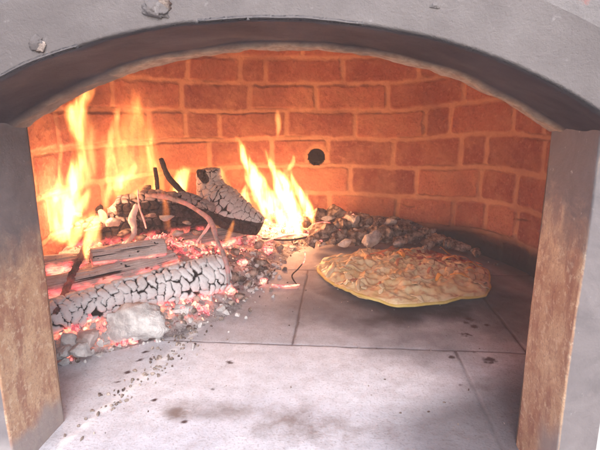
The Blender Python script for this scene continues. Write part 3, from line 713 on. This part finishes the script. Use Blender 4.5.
rock('ash_lump', 'small rounded lump tucked against the sawn end of the front log', 'ash lump', 232, 277, 8, MKD, 57, z=.02)
rock('ember', 'bright orange ember at the right end of the front log', 'ember', 229, 290, 8, ME, 58, z=.015)
rock('ember', 'pink ember under the front log beside the largest lump', 'ember', 203, 301, 9, ME, 59, z=.014)
rock('ember', 'glowing red coal wedged left of the largest ash lump', 'ember', 105, 318, 10, ME, 60, z=.02)
rock('ember', 'broad pink ember behind the white lump by the left jamb', 'ember', 72, 325, 12, ME, 61, z=.022)
rock('coal_lump', 'ash-dusted coal lump at the top of the burnt logs', 'coal lump', 121, 208, 9, MK, 62, z=.125)
rock('coal_lump', 'pale coal lump beside the leaning stick piece', 'coal lump', 113, 222, 7, MK, 63, z=.11)
rock('coal_lump', 'small pale chip standing left of the leaning stick', 'coal lump', 102, 218, 6, MCP, 64, (.7, .7, 1.4), z=.11)
gname = 'coal lumps heaped along the back wall'
pile = [(318, 216, 12), (333, 214, 11), (342, 224, 9), (352, 220, 11), (365, 222, 11), (322, 232, 13), (338, 236, 11), (358, 236, 11), (374, 232, 10), (390, 222, 8), (386, 234, 10), (402, 230, 9), (412, 236, 10), (422, 232, 9), (436, 240, 10),
        (372, 241, 9), (398, 242, 9), (448, 243, 8), (460, 247, 8), (312, 240, 8), (428, 245, 7), (345, 243, 7), (476, 252, 6), (306, 222, 8)]
rp = random.Random(3)
pile += [(a+rp.uniform(-9, 9), b+rp.uniform(-6, 5), r*rp.uniform(.35, .6)) for (a, b, r) in list(pile) for _ in (0, 1)]
for i, (a, b, r) in enumerate(pile):
    z = .03+max(0, (236-b))*.0016
    rock('coal_lump', 'ash-dusted coal lump in the heap along the back wall', 'coal lump', a, b, r*.95, MKD if i % 3 else MK if a < 430 and i % 2 else MKD, 400+i, (random.uniform(.9, 1.3), .9, random.uniform(.6, .9)), random.uniform(0, 3), group=gname, z=z)
g2 = 'grey coals in the ash right of the front log'
for i, (a, b, r) in enumerate([(243, 262, 7), (252, 273, 8), (262, 262, 7), (247, 285, 6), (268, 250, 7), (258, 244, 6), (236, 252, 7), (279, 247, 6), (263, 281, 5), (240, 296, 6)]):
    rock('coal_lump', 'small coal in the ash between the front log and the floor seam', 'coal lump', a, b, r*.9, MKD if i % 4 else ME, 120+i, group=g2)

g3 = 'small coals perched on the burnt logs'
for i, (a, b, r, z) in enumerate([(92, 204, 7, .12), (104, 200, 6, .125), (112, 210, 6, .12), (128, 203, 6, .14), (96, 228, 7, .10), (148, 188, 5, .16), (158, 191, 5, .158), (172, 193, 5, .155), (126, 232, 5, .10), (150, 214, 6, .12), (166, 218, 6, .115), (186, 222, 5, .11), (78, 214, 7, .12), (140, 238, 5, .09), (178, 233, 6, .09), (196, 232, 5, .085)]):
    rock('coal_lump', 'small ashy coal perched on the burnt logs at the back of the stack', 'coal lump', a, b, r, [MKD, MKD, MK, MKD][i % 4], 150+i, group=g3, z=z-.003, flat=(random.uniform(.9, 1.7), .9, random.uniform(.45, .75)), rot=i)

# ------------------------------------------------------------------ pizza
pc = Vector((.118, .868, .0))
piz = empty('pizza', 'thin yellow-crusted pizza with cheese, onion and ham strips on the oven floor', 'pizza', pc)
opx = [(317, 265), (322, 259), (333, 256), (352, 252), (372, 250), (395, 247), (415, 248), (435, 250), (458, 256), (487, 267), (489, 278), (486, 291), (462, 294), (436, 299), (400, 302), (362, 292), (337, 281), (321, 271)]
op = [at_z(a, b, .014) for a, b in opx]; oa = np.array([math.atan2(p.y-pc.y, p.x-pc.x) for p in op]); orr = np.array([math.hypot(p.y-pc.y, p.x-pc.x) for p in op])
idx = np.argsort(oa); oa, orr = oa[idx], orr[idx]
def prad(a):
    a = (a+math.pi) % (2*math.pi)-math.pi
    return np.interp(a, np.concatenate([[oa[-1]-2*math.pi], oa, [oa[0]+2*math.pi]]), np.concatenate([[orr[-1]], orr, [orr[0]]]))+.004*(fbm(np.cos(a)*6, np.sin(a)*6, 1, 3)-.5)
def ptop(x, y):
    a = np.arctan2(y, x); q = np.hypot(x, y)/prad(a)
    base = .010-.004*q**6
    h = base+.020*(1-.6*q**8)*(1-np.abs(2*fbm(x*34, y*34, 3, 3)-1)-.35)+.016*(fbm(x*17, y*17, 6, 2)-.45)*(1-.8*q**6)+.009*(fbm(x*110, y*110, 2, 3)-.5)*(1-q**8)
    return h
na_, nr_ = 260, 90
AA, QQ = np.meshgrid(np.linspace(0, 2*math.pi, na_, endpoint=False), np.linspace(0, 1, nr_), indexing='ij')
RR = prad(AA)*QQ*.995; PX, PY = RR*np.cos(AA), RR*np.sin(AA); PZ = ptop(PX, PY)
red = sstep(-.06, .07, PX)*sstep(-.11, .03, PY)*.50+.16
PZ[:, -1] -= .004
mesh_obj('cheese_topping', np.stack([PX, PY, PZ], -1).reshape(-1, 3), grid_faces(na_, nr_, True)[:, ::-1], m_cheese(), piz, True, {'red': red.ravel()})
MCR = m_simple('yellow_dough', (.80, .56, .14), (.90, .72, .28), 50, .6, .001, .3)
# crust: bottom disc and rolled edge
V = []
prof = [(0, .001), (.5, .001), (.85, .003), (.94, .003), (.99, .0045), (1.010, .0060), (1.006, .0085), (.99, .0095), (.97, .009), (.93, .006)]
for a in np.linspace(0, 2*math.pi, na_, endpoint=False):
    R0 = float(prad(np.array(a))); n = float(fbm(math.cos(a)*5, math.sin(a)*5, 7, 3))-.5
    for (q, z) in prof: V.append((R0*q*math.cos(a), R0*q*math.sin(a), z+(.005*n if q > .8 else 0)))
mesh_obj('crust', V, grid_faces(na_, len(prof), True), MCR, piz, True)
MST = [m_simple('onion_strip', (.82, .60, .34), (.88, .73, .50), 60, .35, .0006, .45),
       m_simple('ham_strip', (.62, .20, .10), (.74, .36, .20), 60, .4, .0006, .4), m_simple('pepper_strip', (.80, .30, .05), (.88, .48, .10), 60, .35, .0006, .45)]
def ribbon(name, x, y, a, Lr, w, t, mat, curl=0., arch=0., tip=0., lift=.0022):
    n = 16; V = []
    ctr = []
    for i in range(n):
        u = i/(n-1)-.5; aa = a+curl*u; 
        if i == 0: cx, cy = x-.5*Lr*math.cos(a-curl*.25), y-.5*Lr*math.sin(a-curl*.25)
        else: cx += Lr/(n-1)*math.cos(aa); cy += Lr/(n-1)*math.sin(aa)
        zc_ = float(ptop(np.array(cx), np.array(cy)))+lift+arch*(1-4*u*u)+tip*(max(0, u+.1)/.6)**1.3
        ctr.append((cx, cy, zc_, aa))
    zs_ = np.array([q[2] for q in ctr]); zs_ = np.convolve(np.pad(zs_, 2, 'edge'), np.ones(5)/5, 'valid')
    for i, (cx, cy, _, aa) in enumerate(ctr):
        tp = .35+.65*math.sin(math.pi*min(max(i/(n-1), .04), .96))**.5
        for k in range(8):
            b = k/8*2*math.pi; ww = math.cos(b)*w*.5*tp; hh = math.sin(b)*t*.5*tp
            V.append((cx-math.sin(aa)*ww, cy+math.cos(aa)*ww, zs_[i]+hh+.25*ww*math.sin(i*.6+x*300)))
    f = [[i*8+k, i*8+(k+1) % 8, (i+1)*8+(k+1) % 8, (i+1)*8+k] for i in range(n-1) for k in range(8)]+[list(range(7, -1, -1)), [(n-1)*8+k for k in range(8)]]
    return mesh_obj(name, V, f, mat, piz, True)
rr = random.Random(5)
for i in range(96):
    a = rr.uniform(0, 2*math.pi); q = rr.random()**.5*.95; R0 = float(prad(np.array(a)))*q; x, y = R0*math.cos(a), R0*math.sin(a)
    isred = rr.random() < (.45 if (x > -.05 and y > -.05) else .07)
    Lr = rr.uniform(.016, .048)
    if isred: ribbon('ham_strip', x, y, rr.uniform(0, 6.28), Lr*.8, rr.uniform(.005, .010), .0022, MST[1] if rr.random() < .7 else MST[2], rr.uniform(-1, 1), rr.uniform(.001, .005))
    else: ribbon('onion_strip', x, y, rr.uniform(0, 6.28), Lr*rr.choice([.6, .8, 1]), rr.uniform(.006, .017), .0028, MST[0], rr.uniform(-1.3, 1.3), rr.uniform(.0, .003), lift=.001)
tp = at_z(446, 252, .016)-pc
ribbon('curled_strip', tp.x+.002, tp.y, math.radians(170), .030, .0032, .0024, MST[2], .4, 0, .020)
tp = at_z(318, 265, .014)-pc
ribbon('onion_strip', tp.x+.004, tp.y, math.radians(175), .022, .003, .002, MST[0], .3, 0, 0)

# ------------------------------------------------------------------ flames (glowing gas volumes)
def flame_tongue(par, spine, y, k, warm=(1., .21, .035), hot=(1., .46, .13), amp=.010, nscale=24., seed=0., yd=0., pw=1.5, wisp=.8, sq=.8):
    """spine: list of (px, py, radius px) bottom to top at distance y"""
    pts = [at_y(a, b, y+yd*i/(len(spine)-1)) for i, (a, b, r) in enumerate(spine)]; dist = pts[0].length
    rad = [r*dist/F for (_, _, r) in spine]; zb, zt = pts[0].z, pts[-1].z; hgt = zt-zb
    base = pts[0].copy(); m = M('flame_gas')
    co = m.coord(); sp = m.n('ShaderNodeSeparateXYZ')
    # warp
    mp = m.n('ShaderNodeMapping'); mp.inputs['Location'].default_value = (seed, seed*2.3, 0); mp.inputs['Scale'].default_value = (1, 1, .42); m.l(co, mp.inputs[0])
    nt = m.n('ShaderNodeTexNoise'); nt.inputs['Scale'].default_value = nscale; nt.inputs['Detail'].default_value = 2.5; nt.inputs['Roughness'].default_value = .55; m.l(mp.outputs[0], nt.inputs['Vector'])
    vs = m.n('ShaderNodeVectorMath'); vs.operation = 'SUBTRACT'; m.l(nt.outputs['Color'], vs.inputs[0]); vs.inputs[1].default_value = (.5, .5, .5)
    vm = m.n('ShaderNodeVectorMath'); vm.operation = 'MULTIPLY'; m.l(vs.outputs[0], vm.inputs[0]); vm.inputs[1].default_value = (amp*2.4, amp*2.4, amp*1.5)
    va = m.n('ShaderNodeVectorMath'); va.operation = 'ADD'; m.l(co, va.inputs[0]); m.l(vm.outputs[0], va.inputs[1]); m.l(va.outputs[0], sp.inputs[0])
    t = m.math('DIVIDE', sp.outputs[2], hgt, clamp=True)
    S = .5
    def curve(vals, scale, off):
        fc = m.n('ShaderNodeFloatCurve'); cu = fc.mapping.curves[0]; m.l(t, fc.inputs['Value'])
        ts = [(p.z-zb)/hgt for p in pts]
        while len(cu.points) < len(vals): cu.points.new(.5, .5)
        for q, tq, v in zip(cu.points, ts, vals): q.location = (tq, min(1, max(0, v/scale+off)))
        fc.mapping.update(); return m.math('MULTIPLY', m.math('SUBTRACT', fc.outputs[0], off), scale)
    cx = curve([p.x-base.x for p in pts], S, .5); cy = curve([p.y-base.y for p in pts], S, .5); rc = curve(rad, .1, 0.)
    dx = m.math('DIVIDE', m.math('SUBTRACT', sp.outputs[0], cx), rc); dy = m.math('DIVIDE', m.math('SUBTRACT', sp.outputs[1], cy), m.math('MULTIPLY', rc, sq))
    q2 = m.math('ADD', m.math('MULTIPLY', dx, dx), m.math('MULTIPLY', dy, dy))
    d = m.math('POWER', m.math('SUBTRACT', 1., q2, clamp=True), pw)
    zend = m.math('MULTIPLY', m.math('MULTIPLY', sp.outputs[2], 1/(.06*hgt+.004), clamp=True), m.math('MULTIPLY', m.math('SUBTRACT', hgt*1.0, sp.outputs[2]), 1/(.18*hgt), clamp=True))
    d = m.math('MULTIPLY', d, zend)
    mp2 = m.n('ShaderNodeMapping'); mp2.inputs['Location'].default_value = (seed*3, 1, 0); mp2.inputs['Scale'].default_value = (1, 1, .22); m.l(co, mp2.inputs[0])
    n2 = m.noise(70, 2, .5, mp2.outputs[0], dist=.6)
    st = m.ramp(n2, [(.40, 1-wisp), (.60, 1+wisp*.8)])
    dd_ = m.math('MULTIPLY', d, st)
    col = m.mix(m.math('MULTIPLY', dd_, 1.3, clamp=True), warm, hot)
    em = m.n('ShaderNodeEmission'); m.l(col, em.inputs[0]); m.l(m.math('MULTIPLY', dd_, k), em.inputs[1]); m.l(em.outputs[0], m.out.inputs['Volume'])
    m.m.cycles.homogeneous_volume = False if hasattr(m.m.cycles, 'homogeneous_volume') else False
    if hasattr(m.m, 'volume_intersection_method'): pass
    # envelope
    n = 22; nc = 14; V = []
    ts = np.array([(p.z-zb)/hgt for p in pts])
    for i in range(n):
        u = i/(n-1)*1.04-.02; ux_ = np.interp(u, ts, [p.x-base.x for p in pts]); uy_ = np.interp(u, ts, [p.y-base.y for p in pts]); ur = np.interp(u, ts, rad)*1.05+amp*.85
        if i in (0, n-1): ur *= .5
        for j in range(nc):
            a = j/nc*2*math.pi; V.append((ux_+ur*math.cos(a), uy_+(ur*sq+amp*.2)*math.sin(a), u*hgt))
    f = [[i*nc+j, i*nc+(j+1) % nc, (i+1)*nc+(j+1) % nc, (i+1)*nc+j] for i in range(n-1) for j in range(nc)]+[list(range(nc-1, -1, -1)), [(n-1)*nc+j for j in range(nc)]]
    o = mesh_obj('flame_tongue', V, f, m.m, par, True); o.location = base-Vector(par.location); return o
def flame(name, label, base, tongues, cat='flame'):
    e = empty(name, label, cat, base)
    for i, t in enumerate(tongues): flame_tongue(e, **t)
    return e
Y1 = .72
flame('flame', 'tallest bright yellow flame rising at far left beside the jamb', at_y(68, 245, Y1), [
    dict(spine=[(58, 243, 5), (62, 226, 11), (70, 200, 13), (77, 172, 10), (81, 150, 8), (77, 128, 9), (77, 108, 11), (87, 92, 8), (92, 80, 3)], y=Y1, k=159.588, wisp=.75, seed=1.1),
    dict(spine=[(46, 230, 4), (44, 214, 10), (54, 197, 8), (60, 172, 4), (62, 140, 2)], y=Y1+.01, k=96.72, seed=2.7),
    dict(spine=[(40, 222, 3), (44, 210, 7), (56, 200, 9), (70, 190, 7), (80, 176, 3)], y=Y1+.01, k=117, seed=31.7),
    dict(spine=[(60, 246, 6), (66, 232, 13), (74, 215, 12), (84, 200, 8), (90, 184, 3)], y=Y1+.02, k=93.6, seed=33.7),
    dict(spine=[(84, 190, 10), (90, 165, 14), (92, 140, 13), (86, 118, 8), (84, 100, 3)], y=Y1+.02, k=23.712, seed=3.9, amp=.014),
])
flame('flame', 'small yellow flame licking over the charred twig on the logs', at_y(88, 252, .66), [
    dict(spine=[(88, 262, 2), (86, 250, 5), (90, 236, 9), (94, 222, 8), (90, 208, 3)], y=.66, k=145.08, seed=5.2, amp=.006),
    dict(spine=[(70, 250, 3), (74, 240, 8), (80, 226, 8), (90, 212, 3)], y=.67, k=106.392, seed=5.9, amp=.006),
    dict(spine=[(96, 252, 4), (97, 240, 6), (98, 225, 5), (96, 212, 2)], y=.665, k=58.032, seed=6.9, amp=.005)])
flame('flame', 'wispy orange translucent flame behind the burnt logs', at_y(130, 205, .92), [
    dict(spine=[(118, 204, 10), (122, 180, 19), (122, 150, 16), (128, 120, 13), (130, 100, 8), (126, 84, 3)], y=.90, k=18, seed=7.1, amp=.026, nscale=20, wisp=1., warm=(1., .22, .045), hot=(1, .29, .06)),
    dict(spine=[(150, 204, 8), (152, 178, 16), (150, 150, 14), (140, 125, 12), (136, 105, 7), (140, 82, 3)], y=.93, k=17, seed=8.4, amp=.026, nscale=24, wisp=1., warm=(1., .19, .035), hot=(1, .27, .05)),
    dict(spine=[(125, 205, 15), (125, 185, 34), (128, 150, 36), (134, 115, 28), (140, 80, 12)], y=.95, k=4, seed=3.4, amp=.03, nscale=15, wisp=1., warm=(1., .22, .07), hot=(1, .3, .09)),  # broad faint volume added for the hazy orange glow around the flame
    dict(spine=[(152, 200, 5), (156, 180, 6), (152, 160, 5), (149, 145, 4), (152, 128, 2)], y=.91, k=72, seed=9.4, amp=.012, wisp=.9),
    dict(spine=[(110, 192, 9), (120, 182, 9), (128, 172, 6), (130, 160, 3)], y=.89, k=68, seed=9.9, amp=.014, wisp=.9),
    dict(spine=[(112, 214, 4), (120, 204, 8), (132, 196, 8), (146, 186, 5), (150, 176, 2)], y=.80, k=48, seed=41.9, amp=.014, wisp=1.),
    dict(spine=[(104, 212, 4), (106, 196, 8), (114, 180, 8), (112, 162, 5), (118, 146, 2)], y=.84, k=40, seed=43.9, amp=.018, wisp=1.),
    dict(spine=[(104, 200, 5), (112, 165, 5), (112, 140, 4), (116, 118, 4), (120, 100, 2)], y=.9, k=39, seed=10.9, amp=.016, wisp=.9)])
flame('flame', 'short bright flame peeking out behind the stub on its left', at_y(178, 200, 1.0), [
    dict(spine=[(176, 206, 6), (178, 190, 11), (182, 176, 9), (186, 164, 4)], y=1.02, k=117.8, seed=11.2, amp=.01),
    dict(spine=[(228, 205, 4), (228, 190, 6), (222, 176, 5), (216, 164, 2)], y=1.04, k=72, seed=12.2, amp=.01),
    dict(spine=[(245, 212, 8), (236, 200, 6), (228, 188, 4), (222, 176, 2)], y=1.04, k=99.2, seed=12.9, amp=.008)])
Y5 = 1.06
flame('flame', 'broad bright flame burning in the centre beside the stub', at_y(285, 240, Y5), [
    dict(spine=[(290, 240, 4), (284, 222, 10), (268, 200, 14), (258, 180, 11), (248, 162, 8), (242, 148, 5), (238, 134, 2)], y=Y5, k=260.4, seed=14.2, amp=.013),
    dict(spine=[(296, 236, 4), (293, 214, 11), (284, 192, 10), (278, 175, 9), (270, 160, 6), (264, 148, 3)], y=Y5+.01, k=248, seed=15.3, amp=.013),
    dict(spine=[(304, 232, 3), (308, 212, 7), (300, 195, 7), (292, 182, 5), (290, 168, 2)], y=Y5, k=204.6, seed=16.4, amp=.010),
    dict(spine=[(276, 232, 4), (274, 215, 5), (262, 198, 5), (250, 184, 4), (244, 168, 2)], y=Y5-.02, k=142.6, seed=17.4, amp=.010),
    dict(spine=[(252, 218, 3), (246, 204, 7), (244, 192, 5), (250, 180, 2)], y=Y5, k=161.2, seed=18.4, amp=.008),
    dict(spine=[(300, 240, 4), (298, 222, 9), (290, 205, 10), (280, 190, 7), (276, 176, 3)], y=Y5-.03, k=190, seed=34.4, amp=.012),
    dict(spine=[(270, 226, 4), (264, 208, 8), (256, 194, 8), (252, 180, 6), (256, 166, 3)], y=Y5+.02, k=150, seed=35.4, amp=.012),
    dict(spine=[(312, 228, 3), (312, 212, 5), (306, 198, 4), (304, 188, 2)], y=Y5, k=140, seed=36.4, amp=.008),
    dict(spine=[(288, 172, 3), (291, 166, 4), (293, 160, 3), (292, 154, 1.5)], y=Y5, k=68.2, seed=19.4, amp=.006)])
flame('flame', 'small detached orange flicker above the centre flame', at_y(278, 138, Y5), [
    dict(spine=[(278, 138, 1.5), (279, 128, 3.6), (278, 118, 4), (277, 108, 1.5)], y=Y5, k=74.4, seed=21.4, amp=.004, wisp=.2)])
flame('flame', 'thin orange flame between the branch and the black foot of the stub', at_y(228, 246, .86), [
    dict(spine=[(226, 247, 3), (228, 238, 3.6), (231, 228, 3.6), (234, 219, 1.5)], y=.86, k=80.6, seed=22.4, amp=.003, wisp=.3, warm=(1, .22, .05), hot=(1, .34, .07))])
flame('flame', 'faint flame low in front of the dark log by the wispy flame', at_y(168, 222, .8), [
    dict(spine=[(166, 232, 4), (166, 218, 5), (164, 200, 4), (160, 186, 2)], y=.80, k=48, seed=23.4, amp=.008, wisp=.7, warm=(1, .2, .04), hot=(1, .26, .06))])

# ------------------------------------------------------------------ thin wood smoke hanging in and before the oven
hm = M('thin_wood_smoke'); pv = hm.n('ShaderNodeVolumePrincipled'); pv.inputs['Color'].default_value = (.90, .84, .86, 1); pv.inputs['Density'].default_value = .17; pv.inputs['Anisotropy'].default_value = .2
hm.l(pv.outputs[0], hm.out.inputs['Volume'])
hv = [(x, y, z) for x in (-1.2, 1.1) for y in (-.6, 1.7) for z in (-1., 1.0)]
hz_o = mesh_obj('haze', hv, [[0, 1, 3, 2], [4, 6, 7, 5], [0, 4, 5, 1], [2, 3, 7, 6], [0, 2, 6, 4], [1, 5, 7, 3]], hm.m, None, False); tag(hz_o, 'thin wood smoke hanging in the oven and before its mouth', 'smoke', kind='stuff')

# ------------------------------------------------------------------ light
def fire_lamp(name, p, w, col, rad):
    l = D.lights.new(name, 'POINT'); l.energy = w; l.color = col; l.shadow_soft_size = rad
    o = D.objects.new(name, l); link(o); o.location = p; return o
FC = (1., .46, .24)
fire_lamp('fire_light', at_y(76, 200, Y1+.02), .68, FC, .035)
fire_lamp('fire_light', at_y(280, 212, Y5-.03), .95, FC, .035)
fire_lamp('fire_light', at_y(140, 175, .93), .46, (1., .42, .20), .04)
w = D.worlds.new('World'); sc.world = w; w.use_nodes = True; nt = w.node_tree; nt.nodes.clear()
sky = nt.nodes.new('ShaderNodeTexSky'); sky.sky_type = 'NISHITA'; sky.sun_disc = False
SE, SA = math.radians(37), math.radians(170)           # low sun behind the camera, to its right
sky.sun_elevation = SE; sky.sun_rotation = SA
bg = nt.nodes.new('ShaderNodeBackground'); bg.inputs[1].default_value = .15; wo = nt.nodes.new('ShaderNodeOutputWorld')
nt.links.new(sky.outputs[0], bg.inputs[0]); nt.links.new(bg.outputs[0], wo.inputs[0])
sl = D.lights.new('sun', 'SUN'); sl.energy = 3.0; sl.angle = math.radians(48); sl.color = (1, .95, .94); so_ = D.objects.new('sun', sl); link(so_)
dirv = Vector((math.sin(SA)*math.cos(SE), math.cos(SA)*math.cos(SE), math.sin(SE))); so_.rotation_euler = dirv.to_track_quat('Z', 'Y').to_euler(); so_.location = dirv*3

# ------------------------------------------------------------------ camera and render
cam = D.cameras.new('camera'); cam.sensor_width = 36; cam.lens = F/600*36; cam.clip_start = .01; cam.clip_end = 100
co = D.objects.new('camera', cam); link(co); co.location = (0, 0, H); co.rotation_euler = (math.pi/2-PT, 0, YW); sc.camera = co
sc.render.engine = 'CYCLES'; sc.cycles.use_denoising = True
sc.cycles.max_bounces = 4; sc.cycles.diffuse_bounces = 2; sc.cycles.glossy_bounces = 1; sc.cycles.use_adaptive_sampling = True; sc.cycles.adaptive_threshold = .05; sc.cycles.adaptive_min_samples = 20
for m_ in D.materials: m_.cycles.emission_sampling = 'NONE'; sc.cycles.volume_bounces = 0; sc.cycles.volume_step_rate = 1.3; sc.cycles.volume_max_steps = 64
sc.cycles.sample_clamp_indirect = 4
vs_ = sc.view_settings; vs_.view_transform = 'Standard'; vs_.look = 'None'; vs_.gamma = 1; vs_.exposure = .95; vs_.use_curve_mapping = False
